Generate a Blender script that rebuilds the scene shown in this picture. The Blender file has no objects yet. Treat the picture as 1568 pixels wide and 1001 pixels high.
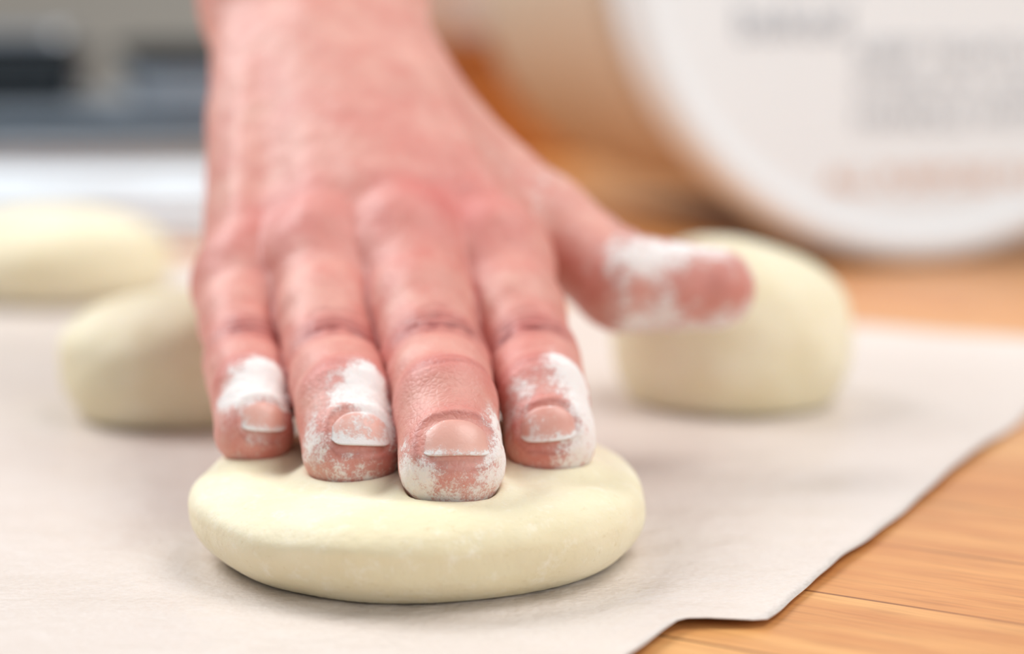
import bpy, bmesh, math, random
import numpy as np
from mathutils import Vector, Matrix, noise
random.seed(3)
S=bpy.context.scene
S.view_settings.view_transform='Standard'

# ------------------------------------------------------------------ helpers
def lin(c):
    c=c/255.0
    return c/12.92 if c<=0.04045 else ((c+0.055)/1.055)**2.4
def rgb(r,g,b): return (lin(r),lin(g),lin(b),1.0)

class NT:
    def __init__(s,name):
        s.m=bpy.data.materials.new(name); s.m.use_nodes=True
        s.t=s.m.node_tree; s.b=s.t.nodes['Principled BSDF']
    def n(s,typ,**kw):
        nd=s.t.nodes.new(typ)
        for k,v in kw.items():
            if k.startswith('i_'):
                nd.inputs[k[2:].replace('_',' ')].default_value=v
            else: setattr(nd,k,v)
        return nd
    def l(s,a,b): s.t.links.new(a,b)
    def mix(s,fac,a,b,blend='MIX'):
        nd=s.t.nodes.new('ShaderNodeMix'); nd.data_type='RGBA'; nd.blend_type=blend
        for sock,v in ((nd.inputs[0],fac),(nd.inputs[6],a),(nd.inputs[7],b)):
            if hasattr(v,'is_output'): s.l(v,sock)
            else: sock.default_value=v
        return nd.outputs[2]
    def math(s,op,a,b=0.0,c=None,clamp=False):
        nd=s.t.nodes.new('ShaderNodeMath'); nd.operation=op; nd.use_clamp=clamp
        for i,v in enumerate((a,b,c)):
            if v is None: continue
            if hasattr(v,'is_output'): s.l(v,nd.inputs[i])
            else: nd.inputs[i].default_value=v
        return nd.outputs[0]
    def noise(s,scale,detail=4,rough=.5,vec=None):
        nd=s.n('ShaderNodeTexNoise'); nd.inputs['Scale'].default_value=scale
        nd.inputs['Detail'].default_value=detail; nd.inputs['Roughness'].default_value=rough
        if vec is None: vec=s.n('ShaderNodeTexCoord').outputs['Object']
        s.l(vec,nd.inputs['Vector']); return nd.outputs['Fac']
    def ramp(s,fac,a,b,lo=0.0,hi=1.0):
        nd=s.n('ShaderNodeMapRange'); s.l(fac,nd.inputs[0])
        nd.inputs[1].default_value=a; nd.inputs[2].default_value=b
        nd.inputs[3].default_value=lo; nd.inputs[4].default_value=hi
        return nd.outputs[0]
    def bump(s,h,strength=.3,dist=.001,normal=None):
        nd=s.n('ShaderNodeBump'); nd.inputs['Strength'].default_value=strength
        nd.inputs['Distance'].default_value=dist; s.l(h,nd.inputs['Height'])
        if normal is not None: s.l(normal,nd.inputs['Normal'])
        return nd.outputs['Normal']
    def set(s,**kw):
        for k,v in kw.items():
            sock=s.b.inputs[k.replace('_',' ')]
            if hasattr(v,'is_output'): s.l(v,sock)
            else: sock.default_value=v

def simple(name,col,rough=.5,metal=0,var=.06,scale=60):
    m=NT(name); f=m.noise(scale)
    dark=tuple(c*(1-var*2) for c in col[:3])+(1,)
    m.set(Base_Color=m.mix(f,dark,col),Roughness=rough,Metallic=metal)
    return m.m

def mkobj(name,verts,faces,mat=None,smooth=True,parent=None):
    me=bpy.data.meshes.new(name); me.from_pydata([tuple(v) for v in verts],[],[tuple(f) for f in faces])
    me.update()
    if smooth: me.polygons.foreach_set('use_smooth',[True]*len(me.polygons))
    ob=bpy.data.objects.new(name,me); S.collection.objects.link(ob)
    if mat: me.materials.append(mat)
    if parent: ob.parent=parent
    return ob

def lathe(name,prof,mat,seg=96,parent=None,smooth=True):
    """profile of (radius, z) spun about local Z"""
    v=[];f=[]
    for r,z in prof:
        for i in range(seg):
            a=2*math.pi*i/seg; v.append((r*math.cos(a),r*math.sin(a),z))
    for j in range(len(prof)-1):
        for i in range(seg):
            k=(i+1)%seg
            f.append((j*seg+i,j*seg+k,(j+1)*seg+k,(j+1)*seg+i))
    ob=mkobj(name,v,f,mat,smooth,parent)
    bm=bmesh.new(); bm.from_mesh(ob.data); bmesh.ops.remove_doubles(bm,verts=bm.verts,dist=1e-6)
    bmesh.ops.recalc_face_normals(bm,faces=bm.faces); bm.to_mesh(ob.data); bm.free()
    return ob

def box(name,lo,hi,mat,bev=0.0,parent=None):
    bm=bmesh.new(); bmesh.ops.create_cube(bm,size=1)
    for v in bm.verts:
        v.co=Vector([lo[i]+(v.co[i]+.5)*(hi[i]-lo[i]) for i in range(3)])
    if bev: bmesh.ops.bevel(bm,geom=bm.edges[:],offset=bev,segments=3,affect='EDGES',profile=.5)
    me=bpy.data.meshes.new(name); bm.to_mesh(me); bm.free()
    ob=bpy.data.objects.new(name,me); S.collection.objects.link(ob); me.materials.append(mat)
    if parent: ob.parent=parent
    return ob

# ------------------------------------------------------------------ hand SDF (millimetres)
V=lambda *a: np.array(a,dtype=np.float64)
F={
 'index': dict(j=[V(-3.0,416,46.6),V(4.0,384,30.6),V(5.7,367,27.4),V(6.9,358.0,22.2)],r=[10.8,9.4,8.6,8.5],roll=-10,pitch=30),
 'middle':dict(j=[V(-22.0,413,49.0),V(-14.5,375,31.8),V(-12.0,352.0,28.8),V(-10.5,339.5,21.6)],r=[11.2,10.1,9.3,9.5],roll=2,pitch=18),
 'ring':  dict(j=[V(-40.0,414,46.8),V(-34.7,380,31.0),V(-31.0,360.5,27.6),V(-28.8,349.5,21.6)],r=[10.8,9.4,8.8,8.9],roll=9,pitch=22),
 'pinky': dict(j=[V(-57.0,418,42.2),V(-53.2,389.5,30.6),V(-50.2,374,27.2),V(-48.1,364.5,22.3)],r=[9.4,8.0,7.5,7.6],roll=12,pitch=32),
}
THUMB=dict(j=[V(-31,483,82),V(7.5,445,52.5),V(24.0,428,41.6),V(43.8,430,39.8)],r=[10.5,10.2,10.3,9.0])
WU,WR=V(-63,495,102),V(-35,495,102)
FU,FR=V(-69,565,157),V(-36,565,157)
GU,GR=V(-75,640,214),V(-38,640,214)

def cap(p,a,b,ra,rb):
    ab=b-a; t=np.clip(((p-a)@ab)/(ab@ab),0,1)
    q=p-a-t[:,None]*ab
    return np.sqrt((q*q).sum(1))-(ra+(rb-ra)*t)
def smin(a,b,k):
    h=np.clip(.5+.5*(b-a)/k,0,1)
    return b+(a-b)*h-k*h*(1-h)
def sph(p,c,r):
    q=p-c; return np.sqrt((q*q).sum(1))-r

def finger_d(p,f):
    j,r=f['j'],f['r']
    m=j[0]*.5+j[1]*.5; rm=(r[0]+r[1])/2-.25
    d=cap(p,j[0],m,r[0],rm)
    d=smin(d,cap(p,m,j[1],rm,r[1]),3)
    m2=(j[1]+j[2])/2; rm2=(r[1]+r[2])/2-.15
    d=smin(d,cap(p,j[1],m2,r[1]-.3,rm2),2)
    d=smin(d,cap(p,m2,j[2],rm2,r[2]-.1),2)
    d=smin(d,cap(p,j[2],j[3],r[2]-.3,r[3]-.2),1.5)
    return d
def hand_sdf(p):
    p=np.asarray(p,dtype=np.float64)
    W={'index':WR*.95+WU*.05,'middle':WR*.65+WU*.35,'ring':WR*.35+WU*.65,'pinky':WU*.97+WR*.03}
    palm=None
    for k,f in F.items():
        d=cap(p,f['j'][0]+V(0,1,-1),W[k],f['r'][0]-.2,11.0)
        palm=d if palm is None else smin(palm,d,14)
    palm=smin(palm,cap(p,V(-30,428,58),V(-44,470,86),9,9),14)
    fa=smin(cap(p,WU,FU,11.5,14.5),cap(p,WR,FR,12,16),16)
    fa=smin(fa,smin(cap(p,FU,GU,14.5,19),cap(p,FR,GR,16,21),14),10)
    palm=smin(palm,fa,12)
    palm=smin(palm,cap(p,V(-40,430,36),V(-46,480,82),9,11),14)
    j,r=THUMB['j'],THUMB['r']
    th=cap(p,j[0],j[1],r[0],r[1])
    palm=smin(palm,th,10)
    palm=smin(palm,cap(p,V(-4,434,49),V(8,446,50),8.5,8),8)
    t2=cap(p,j[1],j[2],r[1],r[2])
    mid=j[2]*.5+j[3]*.5
    t2=smin(t2,smin(cap(p,j[2],mid,r[2],9.2),cap(p,mid,j[3],9.2,r[3]),3),3)
    palm=smin(palm,t2,4)
    for k,f in F.items():
        a=f['j'][0]+V(0,-1,8.6); b=W[k]*.55+f['j'][0]*.45+V(0,-3.5,8.8)
        palm=smin(palm,cap(p,a,b,2.3,1.1),6)
    fg=None
    for k,f in F.items():
        d=finger_d(p,f); fg=d if fg is None else smin(fg,d,.8)
    d=smin(palm,fg,6.5)
    for k,f in F.items():
        d=smin(d,sph(p,f['j'][0]+V(0,0,2.6),f['r'][0]-2.0),5)
    js=[F[k]['j'] for k in ('index','middle','ring','pinky')]
    for a,b in zip(js,js[1:]):
        c=(a[0]*.70+a[1]*.30+b[0]*.70+b[1]*.30)/2+V(0,0,-2)
        d=smin(d,sph(p,c,6.0),4)
    return d
def grad(p,e=.15):
    g=np.empty_like(p)
    for i in range(3):
        o=np.zeros(3);o[i]=e
        g[:,i]=(hand_sdf(p+o)-hand_sdf(p-o))/(2*e)
    return g

def build_hand():
    h=0.7
    lo=np.array([-100.,328.,6.]);hi=np.array([60.,616.,222.])
    B=8
    n=(np.ceil((hi-lo)/h/B).astype(int))*B
    f=np.full(tuple(n),50.0,dtype=np.float32)
    nb=n//B
    gi=np.stack(np.meshgrid(*[np.arange(k) for k in nb],indexing='ij'),-1).reshape(-1,3)
    c=lo+(gi*B+(B-1)/2)*h
    dc=hand_sdf(c)
    near=np.abs(dc)<B*h*1.25
    loc=np.stack(np.meshgrid(*[np.arange(B)]*3,indexing='ij'),-1).reshape(-1,3)
    fb=f.reshape(nb[0],B,nb[1],B,nb[2],B)
    ins=gi[(dc<0)&~near]
    fb[ins[:,0],:,ins[:,1],:,ins[:,2],:]=-50
    idx=gi[near]
    for s in range(0,len(idx),800):
        ii=idx[s:s+800]
        pts=lo+((ii[:,None,:]*B+loc[None])*h).reshape(-1,3)
        v=hand_sdf(pts).reshape(len(ii),B,B,B)
        fb[ii[:,0],:,ii[:,1],:,ii[:,2],:]=v
    s=f<0
    s[-1]=False; s[:,-1]=False; s[:,:,-1]=False
    s[0]=False; s[:,0]=False; s[:,:,0]=False
    key=lambda a:(a[:,0]*n[1]+a[:,1])*n[2]+a[:,2]
    quads=[]
    for ax in range(3):
        sl0=[slice(None)]*3; sl1=[slice(None)]*3
        sl0[ax]=slice(0,-1); sl1[ax]=slice(1,None)
        A=s[tuple(sl0)];Bq=s[tuple(sl1)]
        e=np.argwhere(A!=Bq)
        flip=A[e[:,0],e[:,1],e[:,2]]
        b,c2=(ax+1)%3,(ax+2)%3
        ob=np.zeros(3,int);ob[b]=1;oc=np.zeros(3,int);oc[c2]=1
        q=np.stack([key(e-ob-oc),key(e-oc),key(e),key(e-ob)],1)
        q[~flip]=q[~flip][:,::-1]
        quads.append(q)
    q=np.concatenate(quads)
    u,inv=np.unique(q.ravel(),return_inverse=True)
    q=inv.reshape(-1,4)
    P=np.stack([u//(n[1]*n[2]),(u//n[2])%n[1],u%n[2]],1).astype(float)
    P=lo+(P+.5)*h
    edge=(P[:,1]>hi[1]-3)|(P[:,2]>hi[2]-3)
    def proj(P,k=1):
        for _ in range(k):
            d=hand_sdf(P);g=grad(P)
            st=(d/np.maximum((g*g).sum(1),.3))
            st=np.clip(st,-1,1)
            st[edge]=0
            P=P-g*st[:,None]
        return P
    e=np.concatenate([q[:,[0,1]],q[:,[1,2]],q[:,[2,3]],q[:,[3,0]]])
    def lap(P,k=1):
        for _ in range(k):
            acc=np.zeros_like(P);cnt=np.zeros(len(P))
            for a,b in ((0,1),(1,0)):
                for i in range(3): acc[:,i]+=np.bincount(e[:,a],weights=P[e[:,b],i],minlength=len(P))
                cnt+=np.bincount(e[:,a],minlength=len(P))
            P=P*.4+.6*acc/cnt[:,None]
        return P
    P=proj(P,2);P=lap(P,3);P=proj(P,1)
    N=grad(P);N/=np.linalg.norm(N,axis=1)[:,None]+1e-9
    return P,N,q

P,N,Q=build_hand()
nv=len(P)
nz=lambda sc,off=0: np.array([noise.noise(Vector((p[0]*sc+off,p[1]*sc,p[2]*sc))) for p in P])
n1=nz(.22);n2=nz(.06,40);n3=nz(.9,9);n4=nz(.45,23)

def frame(a,b,roll=0,up=V(0,0,1),pitch=0):
    ax=(b-a)/np.linalg.norm(b-a)
    side=np.cross(ax,up); side/=np.linalg.norm(side)
    if side[0]<0: side=-side
    n=np.cross(side,ax); n/=np.linalg.norm(n)
    if n@up<0:n=-n
    t=math.radians(pitch)
    ax,n=ax*math.cos(t)-n*math.sin(t), n*math.cos(t)+ax*math.sin(t)
    r=math.radians(roll)
    n2=n*math.cos(r)+side*math.sin(r); s2=side*math.cos(r)-n*math.sin(r)
    return ax,n2,s2
disp=np.zeros(nv);red=np.zeros(nv);flour=np.zeros(nv);crease=np.zeros(nv)
G=lambda c,r: np.exp(-((P-c)**2).sum(1)/(2*r*r))
dall={k:finger_d(P,f) for k,f in F.items()}
own=np.array(list(dall.values())).argmin(0)
nails=[]
#      half-width, length behind centre, length in front, flour cover
NR={'index':(5.9,4.8,3.4,.30),'middle':(7.0,5.0,3.6,.12),'ring':(6.2,4.8,3.4,.55),'pinky':(5.1,4.2,3.0,.32)}
for fi,(k,f) in enumerate(F.items()):
    j,r=f['j'],f['r']; me=(own==fi)
    for (a,b,c,rr,lines) in ((j[0],j[1],j[2],r[1],[(-6.0,.4,.8),(-3.6,.8,.9),(-1.4,1.2,1.0),(1.3,1.4,1.2),(3.6,.7,.9),(5.6,.35,.8)]),
                        (j[1],j[2],j[3],r[2],[(-3.2,.25,.6),(-1.4,.4,.7),(0.4,.45,.7)])):
        ax,n,sd=frame(a,c,f['roll'])
        q=P-b; s=q@ax; la=q@sd; up=q@n
        m=np.clip(up/rr*1.3,0,1)*me*(np.abs(s)<11)
        for (o,dep,w) in lines:
            bow=o*(1-.6*(la/rr)**2)
            g=np.exp(-((s-bow-n1*1.5-n4*.5)**2)/(2*(w*.55)**2))*m*np.exp(-(la/rr/.85)**4)*(1+.6*n4)
            disp-=g*dep*.62; crease+=g*dep*1.08
        disp+=np.exp(-(s/4.5)**2)*m*.55
        red+=.6*np.exp(-(s/6)**2)*m
    w,Lp,Lf,cov=NR[k]
    ax,n,sd=frame(j[2],j[3],f['roll'],pitch=f['pitch'])
    q=P-j[3]; s=q@ax; la=q@sd; up=q@n
    ph=np.arctan2(la,up); arc=ph*r[3]
    rr=((np.abs(arc)/(w*1.04))**3.2+(np.where(s<0,-s/(Lp*1.04),s/(Lf+1.5)))**3.2)**(1/3.2)
    ok=(me&(up>0))
    ins=ok*np.clip((1.0-rr)/.15,0,1)
    disp-=.5*ins
    disp+=.34*ok*np.exp(-((rr-1.16)/.13)**2)*(s<Lf*.7)
    crease+=.6*ok*np.exp(-((rr-1.04)/.06)**2)
    red+=.3*ok*np.exp(-((rr-1.3)/.3)**2)
    nails.append((k,f,ax,n,sd,r[3],w,Lp,Lf,cov))
    red+=.6*G(j[3]+ax*r[3]*.6-n*3,6)
    red+=.45*G(j[0]+V(0,-3,6),8)
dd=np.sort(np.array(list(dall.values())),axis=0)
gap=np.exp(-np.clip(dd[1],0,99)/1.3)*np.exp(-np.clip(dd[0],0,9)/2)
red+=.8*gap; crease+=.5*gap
red+=.7*G(V(-14,416,62),9)+.45*G(V(-45,417,58),7)+.35*G(V(-28,436,70),9)+.3*G(V(-20,396,47),8)
tb=THUMB['j'];ax=(tb[3]-tb[2]);ax/=np.linalg.norm(ax)
s=(P-tb[2])@ax
mt=(np.linalg.norm(P-tb[2],axis=1)<16)*np.clip((P-tb[2])[:,2]/6,0,1)
for o in (-3,0,3): 
    g=np.exp(-((s-o-n1*1.4)**2)/.6)*mt; disp-=.35*g; crease+=.5*g
red+=.35*G(tb[3]+V(0,-4,0),9)
disp+=n1*.22+n2*.6+n4*.07
def fl(k,blobs,gain=1.0):
    f=F.get(k,THUMB); j,r=f['j'],f['r']
    ax,n,sd=frame(j[2],j[3],f.get('roll',0)) if k!='thumb' else (TAX,TN,TS)
    for a,u,s,rad,st in blobs:
        flour[:]+=gain*st*G(j[3]+ax*a+n*u+sd*s,rad)*((own==list(F).index(k)) if k in F else 1)
TAX=(THUMB['j'][3]-THUMB['j'][2]);TAX=TAX/np.linalg.norm(TAX)
TN=V(0,-.45,.89);TN-=TAX*(TN@TAX);TN/=np.linalg.norm(TN);TS=np.cross(TAX,TN)
if TS[1]>0: TS=-TS
fl('pinky',[(-5,7,0,4.4,.85),(-10,9,2,3.6,.8),(-3,5,-5,3.6,.8),(-4,5,5,3.4,.7),(5,2,0,4,.46)])
fl('ring',[(-5,8,3,3.8,.8),(-11,10,3,3.4,.9),(-16,12,3,3.0,.8),(-3,7,5,3.4,.7),(-7,7,-4,3.6,.58),(2,2,-8,3.6,.75),(8,0,0,4.4,.66),(1,3,8,3.2,.66)])
fl('middle',[(3,3,8.5,3.6,.92),(-4,6,8.5,3.2,.85),(8,-2,2,5,.64),(6,0,-6,4.2,.62),(3,2,-8,3.4,.6)])
fl('index',[(-2,4,7,3.6,.95),(-8,6,7,3.5,.92),(-13,9,6,3.2,.85),(4,1,6,3.8,.9),(-6,8,-4,3.4,.68),(0,4,-7,3.2,.55),(7,-1,0,4.2,.52)])
fl('thumb',[(-21,8,4,4.4,.72),(-15,9,2,4.0,.78),(-8,9,-1,3.6,.75),(0,9,-1,3.4,.72),(8,5,0,3,.62),(-15,-4,8,4.4,.66),(-6,-6,7,4,.72),(2,-6,7,4,.7),(-20,-2,8,4.2,.58),(-10,2,9,4,.34),(5,-1,8,3.8,.48)])
flour+=.8*G(V(12,402,42),2.8)+.34*G(V(4,438,62),9)
flour+=.05
P2=P+N*(disp+.18*np.clip(flour,0,1)*n3)[:,None]

# ---- skin / nails share one shader recipe
def skin(name,c1,c2,rough,nail=False):
    m=NT(name)
    at=lambda nm:m.n('ShaderNodeAttribute',attribute_name=nm).outputs['Fac']
    base=m.mix(m.ramp(m.noise(50,3),.35,.65),c1,c2)
    if not nail:
        base=m.mix(m.ramp(m.noise(120,5,.65),.42,.68,0,.52),base,rgb(202,112,100))
        base=m.mix(m.ramp(m.noise(85,4,.6),.52,.72,0,.38),base,rgb(234,188,170))
    base=m.mix(m.math('MULTIPLY',at('red'),.64,clamp=True),base,rgb(202,95,92))
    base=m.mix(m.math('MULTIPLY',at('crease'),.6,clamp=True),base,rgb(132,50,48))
    pf2=m.ramp(m.noise(260,6,.7),.3,.7,-.38,.38)
    cov=m.ramp(m.math('ADD',at('flour'),pf2),.18,1.04)
    grain=m.noise(2600,5,.75)
    clump=m.noise(900,4,.7)
    gg=m.math('ADD',m.math('MULTIPLY',grain,.55),m.math('MULTIPLY',clump,.45))
    gn=m.ramp(gg,.34,.66)
    thr=m.math('SUBTRACT',cov,m.math('SUBTRACT',1.0,gn))
    fg_=m.ramp(thr,-.12,.28)
    # thin film of dust + individual grains
    fo=m.math('ADD',m.math('MULTIPLY',fg_,.72),m.math('MULTIPLY',cov,.28),clamp=True)
    fo=m.math('MULTIPLY',fo,m.ramp(cov,0,.15),clamp=True)
    col=m.mix(m.math('MULTIPLY',fo,.93),base,rgb(250,245,241))
    vor=m.n('ShaderNodeTexVoronoi',feature='DISTANCE_TO_EDGE'); vor.inputs['Scale'].default_value=900
    m.l(m.n('ShaderNodeTexCoord').outputs['Object'],vor.inputs['Vector'])
    nb=m.bump(m.ramp(vor.outputs['Distance'],0,.25),.18 if not nail else .03,.0004)
    nb=m.bump(m.noise(400,4,.6),.18 if not nail else .05,.0008,nb)
    nb=m.bump(m.math('MULTIPLY',fo,gn),.4,.0005,nb)
    m.set(Base_Color=col,Roughness=m.ramp(fo,0,1,rough,.95),Normal=nb,Subsurface_Weight=.15,Subsurface_Radius=(1,.35,.25),Subsurface_Scale=.004)
    return m.m
hand=mkobj('human_hand',P2*.001,Q,skin('skin_floured',rgb(210,146,131),rgb(221,161,146),.5))
def setattrs(ob,**kw):
    for nm,arr in kw.items():
        a=ob.data.attributes.new(nm,'FLOAT','POINT'); a.data.foreach_set('value',np.clip(arr,0,1.5).astype(np.float32))
setattrs(hand,red=red,flour=flour,crease=crease)

nailmat=skin('fingernail',rgb(226,162,146),rgb(234,178,162),.34,True)
for k,f,ax,n,sd,r,w,Lp,Lf,cov in nails:
    A=31;Bn=31
    s,t=np.meshgrid(np.linspace(-1,1,A),np.linspace(0,1,Bn),indexing='ij')
    s=s.ravel();t=t.ravel()
    t0=-Lp*(1-np.abs(s)**3*.75)
    t1=Lf*(1-.32*s*s-.35*s**8)
    tt=t0+(t1-t0)*t
    ph=s*w/r
    pos=f['j'][3]+ax*tt[:,None]+(n*np.cos(ph)[:,None]+sd*np.sin(ph)[:,None])*r
    for _ in range(3):
        d=hand_sdf(pos);g=grad(pos);g/=np.linalg.norm(g,axis=1)[:,None]
        pos-=g*d[:,None]
    off=-.12+.12*(1-s**4)-.45*np.clip((.14-t)/.14,0,1)-.4*np.abs(s)**8+.5*t**5*(1-.5*s*s)
    pos+=g*off[:,None]
    fs=[]
    for i in range(A-1):
        for jx in range(Bn-1):
            a=i*Bn+jx; fs.append((a,a+1,a+Bn+1,a+Bn))
    ob=mkobj('fingernail_'+k,pos*.001,fs,nailmat,parent=hand)
    ed=np.exp(-((1-t)/.18)**2)*.7+np.exp(-((1-np.abs(s))/.14)**2)*.4+np.exp(-(t/.12)**2)*.25
    setattrs(ob,red=np.clip(.25-t*.3,0,1),flour=cov+ed,crease=np.zeros(len(s)))
    md=ob.modifiers.new('thick','SOLIDIFY');md.thickness=.00035;md.offset=-1

# ------------------------------------------------------------------ dough
m=NT('bread_dough')
c=m.mix(m.ramp(m.noise(45,4),.35,.65),rgb(232,219,184),rgb(240,230,202))
c=m.mix(m.ramp(m.noise(700,3,.6),.62,.77,0,.35),c,rgb(206,184,138))
c=m.mix(m.ramp(m.noise(260,6,.75),.54,.72,0,.5),c,rgb(249,244,230))
m.set(Base_Color=c,Roughness=.72,Specular_IOR_Level=.3,Normal=m.bump(m.noise(500,5,.6),.25,.0006,m.bump(m.noise(90,4,.6),.35,.0025)),
      Subsurface_Weight=.25,Subsurface_Radius=(1,.8,.5),Subsurface_Scale=.006)
doughmat=m.m
def dough(name,c,rx,ry,h,p=2.2,seed=0,zm=.42,press=False,lump=1.0,sub=6,rot=0,under=.22):
    bm=bmesh.new(); bmesh.ops.create_icosphere(bm,subdivisions=sub,radius=1)
    vs=[]
    for v in bm.verts:
        x,y,z=v.co; r=math.hypot(x,y)
        sc=(r**p+abs(z)**p)**(-1/p)
        x*=sc;y*=sc;z*=sc
        zz=zm*h+z*(h*(1-zm) if z>0 else h*(zm+under))
        zz=max(zz,0.0)
        nn=noise.noise(Vector((x*1.3+seed,y*1.3,z*1.1+seed)))*lump
        nn2=noise.noise(Vector((x*3+seed,y*3,z*3)))*lump*.3
        k=1+.05*(nn+nn2)
        X,Y=x*rx*k,y*ry*k
        ca,sa=math.cos(rot),math.sin(rot)
        vs.append((X*ca-Y*sa,X*sa+Y*ca,zz*(1+.05*nn)))
    A=np.array(vs)
    W=A+np.array(c)
    if press:
        Pm=W*1000
        rad=np.sqrt(((Pm[:,0]-c[0]*1000)/(rx*1000))**2+((Pm[:,1]-c[1]*1000)/(ry*1000))**2)
        t=np.clip((rad-.50)/.50,0,1); wgt=1-t*t*(3-2*t)
        upw=np.clip((Pm[:,2]-6)/5,0,1)
        wgt=wgt*upw
        Pm[:,2]-=3.0*wgt*np.exp(-((Pm[:,1]-350)/26)**4)
        for it in range(6):
            d=hand_sdf(Pm); g=grad(Pm); g[:,2]=np.minimum(g[:,2],.02)
            R=.8
            want=np.where(d<R, -.3+ (np.clip(d+2,0,99)/(R+2))**2*(R+.3), d)
            mv=np.clip(want-d,0,1.5)
            Pm=Pm+g*mv[:,None]
            Pm[:,2]=np.maximum(Pm[:,2],c[2]*1000)
        d=hand_sdf(Pm)
        front=np.clip((Pm[:,1]-332)/9,0.15,1)
        Pm[:,2]+=1.7*np.exp(-((d-1.5)/2.2)**2)*upw*front
        W=Pm/1000
    for v,wc in zip(bm.verts,W): v.co=wc
    me=bpy.data.meshes.new(name); bm.to_mesh(me); bm.free()
    me.polygons.foreach_set('use_smooth',[True]*len(me.polygons)); me.materials.append(doughmat)
    ob=bpy.data.objects.new(name,me); S.collection.objects.link(ob)
    return ob
ZP=.0014
dough('bread_dough',(-.0170,.361,ZP),.0424,.0446,.0190,p=2.4,seed=1.3,zm=.48,press=True,lump=.8,sub=7,under=.34)
dough('bread_dough',(.0560,.504,ZP),.0308,.030,.0410,p=2.15,seed=5,zm=.40,under=.26)
dough('bread_dough',(-.083,.488,ZP),.029,.029,.0302,p=2.2,seed=9,zm=.40,under=.28)
dough('bread_dough',(-.160,.690,ZP),.041,.034,.0300,p=2.1,seed=15,zm=.36,lump=1.6,under=.3)

# ------------------------------------------------------------------ parchment
m=NT('parchment')
c=m.mix(m.ramp(m.noise(14,5,.6),.3,.7),rgb(216,202,192),rgb(226,214,205))
c=m.mix(m.ramp(m.noise(900,3,.6),.35,.7,0,.3),c,rgb(237,230,224))
m.set(Base_Color=c,Roughness=.36,Normal=m.bump(m.noise(24,6,.6),.8,.005,m.bump(m.noise(1000,3),.3,.0004)),Specular_IOR_Level=.55)
pm=m.m
def unit(a): a=np.array(a,float); return a/np.linalg.norm(a)
def sheet(name,corner,e1,e2,L1,L2,z0,nx,ny,seed,wav=.0012,edge=.0011,step=None):
    vs=[];fs=[]
    for i in range(nx):
        for j in range(ny):
            a=i/(nx-1)*L1;b=j/(ny-1)*L2
            ra=wav*1.9*noise.noise(Vector((b*20+seed,0,0)))+wav*.5*noise.noise(Vector((b*80+seed,3,0)))
            if step:
                t=min(1,max(0,(b-step[0])/.010)); ra+=step[1]*t*t*(3-2*t)
            fade=max(0,1-a/.04)
            p=np.array(corner)+e1*(a+ra*fade)+e2*b
            e=min(a,b,L1-a,L2-b)
            z=z0+.0003*noise.noise(Vector((p[0]*20,p[1]*20,seed)))+edge*max(0,1-e/.028)**2*(.5+noise.noise(Vector((p[0]*30,p[1]*30,seed+5))))
            vs.append((p[0],p[1],max(z,.0004)))
    for i in range(nx-1):
        for j in range(ny-1):
            a=i*ny+j; fs.append((a,a+1,a+ny+1,a+ny))
    ob=mkobj(name,vs,fs,pm)
    md=ob.modifiers.new('t','SOLIDIFY');md.thickness=.00015
    return ob
E1=unit((-.86,.51));E2=unit((-.45,-.893))
sheet('parchment_paper',(.1765,.582),E1,E2,.50,.46,.0008,220,230,2.0,step=(.299,.012))
sheet('parchment_paper',(-.10,.775),E1,unit((-.51,-.86)),.34,.14,.0006,90,40,8.0)

# ------------------------------------------------------------------ table
def woodmat(name,c1,c2,c3,width,offs,dirv,scale=1):
    m=NT(name)
    geo=m.n('ShaderNodeTexCoord').outputs['Object']
    def dot(v):
        nd=m.n('ShaderNodeVectorMath',operation='DOT_PRODUCT'); m.l(geo,nd.inputs[0]); nd.inputs[1].default_value=v
        return nd.outputs['Value']
    al=dot((dirv[0],dirv[1],0)); ac=m.math('ADD',dot((-dirv[1],dirv[0],0)),offs)
    cb=m.n('ShaderNodeCombineXYZ'); m.l(al,cb.inputs[0]); m.l(ac,cb.inputs[1])
    br=m.n('ShaderNodeTexBrick'); m.l(cb.outputs[0],br.inputs['Vector'])
    br.inputs['Color1'].default_value=c1;br.inputs['Color2'].default_value=c2
    br.inputs['Mortar'].default_value=tuple(x*.3 for x in c3[:3])+(1,)
    br.inputs['Scale'].default_value=1;br.inputs['Brick Width'].default_value=.42
    br.inputs['Row Height'].default_value=width;br.inputs['Mortar Size'].default_value=.00045
    br.inputs['Mortar Smooth'].default_value=.3
    st=m.n('ShaderNodeVectorMath',operation='MULTIPLY'); m.l(cb.outputs[0],st.inputs[0]); st.inputs[1].default_value=(12,120,1)
    g=m.noise(1.0,6,.65,st.outputs[0])
    st2=m.n('ShaderNodeVectorMath',operation='MULTIPLY'); m.l(cb.outputs[0],st2.inputs[0]); st2.inputs[1].default_value=(60,1100,1)
    g2=m.noise(1.0,3,.5,st2.outputs[0])
    c=m.mix(m.ramp(g,.36,.66,0,.85),br.outputs['Color'],c3)
    c=m.mix(m.ramp(g2,.48,.72,0,.45),c,tuple(x*.6 for x in c3[:3])+(1,))
    m.set(Base_Color=c,Roughness=.36,Normal=m.bump(g2,.1,.0003))
    return m.m
wood=woodmat('butcher_block',rgb(230,174,110),rgb(212,142,80),rgb(192,120,66),.0358,.0077,(.86,-.51))
tab=bpy.data.objects.new('wooden_table',None); S.collection.objects.link(tab)
box('table_top',(-1.1,-.25,-.04),(1.1,1.75,0),wood,.003,tab)
for i,(x,y) in enumerate(((-1.0,-.15),(1.0,-.15),(-1.0,1.65),(1.0,1.65))):
    box('leg_%d'%(i+1),(x-.035,y-.035,-.75),(x+.035,y+.035,-.04),wood,.004,tab)
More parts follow.
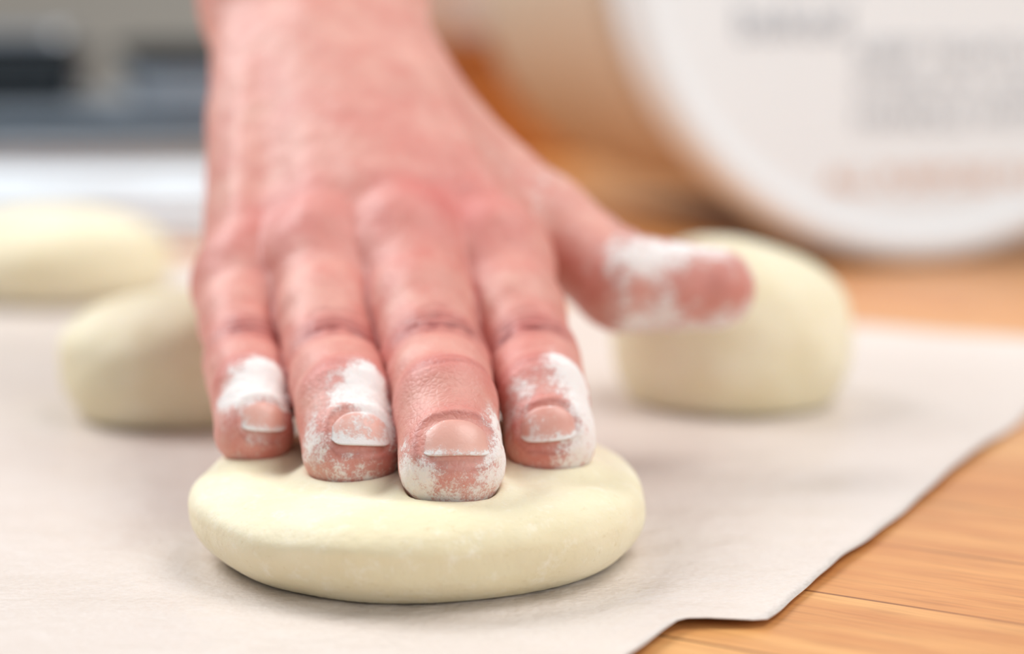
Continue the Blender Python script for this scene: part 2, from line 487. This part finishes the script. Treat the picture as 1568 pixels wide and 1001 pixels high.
for i,(a,b) in enumerate((((-.96,-.13,-.13),(.96,-.11,-.04)),((-.96,1.61,-.13),(.96,1.63,-.04)))):
    box('apron_%d'%(i+1),a,b,wood,.002,tab)

# ------------------------------------------------------------------ flour bucket (lying on its side)
white=simple('white_plastic',rgb(238,245,248),.3,var=.01)
tan=simple('translucent_plastic',rgb(210,188,164),.4,var=.04,scale=12)
bk=bpy.data.objects.new('plastic_bucket',None); S.collection.objects.link(bk)
lid=lathe('lid',[(0,.0),(.110,.0),(.113,.0005),(.115,.002),(.117,.0028),(.121,.003),(.1245,.0015),(.126,-.001),(.126,-.016),(.1245,-.019),(.121,-.019),(.119,-.006),(0,-.004)],white,parent=bk)
Lb=.30
prof=[(.117,-.008),(.1185,-.02),(.1185,-.027),(.1225,-.028),(.1225,-.031),(.1185,-.032),(.118,-.045),(.1215,-.046),(.1215,-.049),(.1175,-.05)]
for i in range(1,9):
    t=i/8; prof.append((.1175-.010*t,-.05-(Lb-.055)*t))
prof+=[(.105,-Lb),(.100,-Lb),(.098,-Lb+.004),(0,-Lb+.004)]
lathe('bucket_body',prof,tan,parent=bk)
grey=simple('grey_print',rgb(176,186,196),.5); org=simple('orange_print',rgb(232,182,148),.5)
def text(s,x,y,size,mat,nm):
    cu=bpy.data.curves.new(nm,'FONT'); cu.body=s; cu.size=size; cu.extrude=.00015
    ob=bpy.data.objects.new(nm,cu); S.collection.objects.link(ob); ob.parent=bk
    ob.location=(x,y,.0004); cu.materials.append(mat)
text('FRESH',-.080,-.018,.020,grey,'print_1');text('baked',-.080,-.038,.020,grey,'print_2')
text('KEEP TIGHTLY CLOSED',-.030,-.048,.0125,grey,'print_3')
text('STORE IN A COOL DRY PLACE',-.030,-.060,.0105,grey,'print_4')
text('HANDLE WITH CARE',-.030,-.073,.0125,grey,'print_5')
text('ALL PURPOSE FLOUR',-.042,-.097,.0120,org,'print_6')
text('BAKERY',-.055,.02,.045,grey,'print_7')
nrm=Vector((.252,-.968,0)).normalized(); tilt=math.radians(1.9)
nrm=Vector((nrm.x*math.cos(tilt),nrm.y*math.cos(tilt),math.sin(tilt)))
zz=nrm; xx=Vector((0,0,1)).cross(zz).normalized(); yy=zz.cross(xx)
M=Matrix((xx,yy,zz)).transposed().to_4x4(); M.translation=Vector((.162,.790,.1275))
bk.matrix_world=M
steel=simple('stainless_steel',rgb(200,208,216),.3,1,var=.05)
cu=bpy.data.curves.new('bail_handle','CURVE');cu.dimensions='3D';cu.bevel_depth=.0018;cu.bevel_resolution=4
sp=cu.splines.new('POLY');sp.points.add(40)
for i in range(41):
    a=math.pi*i/40; sp.points[i].co=(.124*math.cos(a),.118*math.sin(a)+.004,-.04-.03*math.sin(a),1)
ob=bpy.data.objects.new('bail_handle',cu);S.collection.objects.link(ob);ob.parent=bk;cu.materials.append(steel)

# ------------------------------------------------------------------ background kitchen things
dark=simple('dark_nonstick',rgb(22,34,42),.35,.1)
enamel=simple('white_enamel',rgb(196,206,214),.25,var=.03)
def pan(name,x,y,z,sx,sy,h,mat,rot):
    """tapered loaf/baking tin with rolled rim"""
    bm=bmesh.new()
    def ring(a,b,zz,rr=.012,n=6):
        out=[]
        for cx,cy,a0 in ((a-rr,b-rr,0),(-a+rr,b-rr,90),(-a+rr,-b+rr,180),(a-rr,-b+rr,270)):
            for i in range(n+1):
                t=math.radians(a0+90*i/n); out.append(bm.verts.new((cx+rr*math.cos(t),cy+rr*math.sin(t),zz)))
        return out
    rs=[ring(sx*.9,sy*.9,.0),ring(sx*.98,sy*.98,h-.002),ring(sx*1.03,sy*1.05,h),ring(sx*1.04,sy*1.06,h-.003),
        ring(sx*1.03,sy*1.05,h+.0015),ring(sx*.965,sy*.965,h),ring(sx*.885,sy*.885,.002)]
    for a,b in zip(rs,rs[1:]):
        n=len(a)
        for i in range(n): bm.faces.new((a[i],a[(i+1)%n],b[(i+1)%n],b[i]))
    bm.faces.new(rs[0][::-1]);bm.faces.new(rs[-1])
    bmesh.ops.recalc_face_normals(bm,faces=bm.faces)
    me=bpy.data.meshes.new(name);bm.to_mesh(me);bm.free()
    ob=bpy.data.objects.new(name,me);S.collection.objects.link(ob);me.materials.append(mat)
    ob.location=(x,y,z);ob.rotation_euler=(0,0,math.radians(rot));return ob
pan('roasting_dish',-.29,1.09,.0,.165,.095,.0330,enamel,8)
pan('baking_tin',-.29,1.10,.0350,.150,.085,.0150,steel,8)
pan('loaf_tin',-.285,1.10,.0520,.052,.070,.0260,dark,8)
pan('loaf_tin',-.155,1.10,.0520,.055,.060,.0160,steel,6)
pan('cake_tin',-.155,1.10,.0700,.055,.062,.0110,dark,6)
pan('cake_tin',-.290,1.10,.0800,.05,.06,.0080,steel,10)
towel=simple('cotton_towel',rgb(226,234,240),.9,var=.04,scale=200)
nx,ny=50,30
tw=bpy.data.objects.new('kitchen_towel',None);S.collection.objects.link(tw)
for k in range(4):
    vs=[];fs=[]
    for i in range(nx):
        for j in range(ny):
            a=i/(nx-1)-.5;b=j/(ny-1)-.5
            ed=min(.5-abs(a),.5-abs(b)); e=1-max(0,1-ed/.04)**2
            z=.006*k+.0065*e*1+.0012*noise.noise(Vector((a*6,b*4,k*3)))*e+.001
            vs.append((-.240+a*(.24-k*.006),.905+b*(.110-k*.006)+a*.02,z))
    for i in range(nx-1):
        for j in range(ny-1):
            a=i*ny+j;fs.append((a,a+ny,a+ny+1,a+1))
    o=mkobj('fold_%d'%(k+1),vs,fs,towel,parent=tw);md=o.modifiers.new('s','SOLIDIFY');md.thickness=.004;md.offset=-1

wood2=woodmat('dark_wood',rgb(206,132,66),rgb(190,116,54),rgb(176,100,46),.05,0,(1,0))
wb=bpy.data.objects.new('wooden_bread_box',None);S.collection.objects.link(wb)
box('box_body',(-.16,1.36,.0),(.05,1.56,.072),wood2,.004,wb);box('box_lid',(-.165,1.355,.0725),(.055,1.565,.082),wood2,.004,wb)
bw=lathe('white_bowl',[(0,0),(.03,0),(.031,.004),(.045,.02),(.06,.05),(.062,.062),(.060,.062),(.057,.05),(.042,.022),(0,.008)],white)
bw.location=(-.045,1.46,.0825)

# ------------------------------------------------------------------ room
wallm=simple('painted_wall',rgb(206,200,188),.9,var=.03,scale=3)
floorm=woodmat('floor_boards',rgb(150,110,76),rgb(138,98,66),rgb(120,84,54),.12,0,(1,0))
box('floor',(-3,-2,-.80),(3,3.2,-.75),floorm)
box('wall_back',(-3,3.2,-.75),(3,3.3,1.9),wallm)
box('baseboard_back',(-3,3.175,-.75),(3,3.2,-.65),white,.003)

# ------------------------------------------------------------------ light
w=bpy.data.worlds.new('World');S.world=w;w.use_nodes=True
bg=w.node_tree.nodes['Background'];bg.inputs[0].default_value=(.88,.94,1.0,1);bg.inputs[1].default_value=.41
def area(name,loc,target,size,power,col):
    l=bpy.data.lights.new(name,'AREA');l.shape='RECTANGLE';l.size=size[0];l.size_y=size[1];l.energy=power;l.color=col
    o=bpy.data.objects.new(name,l);S.collection.objects.link(o);o.location=loc
    o.rotation_euler=(Vector(target)-Vector(loc)).to_track_quat('-Z','Y').to_euler();return o
area('window_light',(-1.2,1.2,1.4),(0,.42,0),(1.0,.9),35,(.96,.98,1))
area('ceiling_light',(.7,.5,1.5),(0,.45,0),(.9,.9),16,(1,.96,.92))
area('lid_fill_light',(1.6,-1.0,.9),(.15,.8,.1),(1.2,1.0),17,(.90,.96,1))  # added cool fill from front right to brighten the bucket lid, no window there

# ------------------------------------------------------------------ camera
cd=bpy.data.cameras.new('camera');cam=bpy.data.objects.new('camera',cd);S.collection.objects.link(cam);S.camera=cam
cam.location=(0,0,.0995);cam.rotation_euler=(math.radians(81),0,0)
cd.lens=70;cd.sensor_width=36;cd.clip_start=.01;cd.clip_end=50
cd.dof.use_dof=True;cd.dof.focus_distance=.342;cd.dof.aperture_fstop=5.8
print('verts',nv)
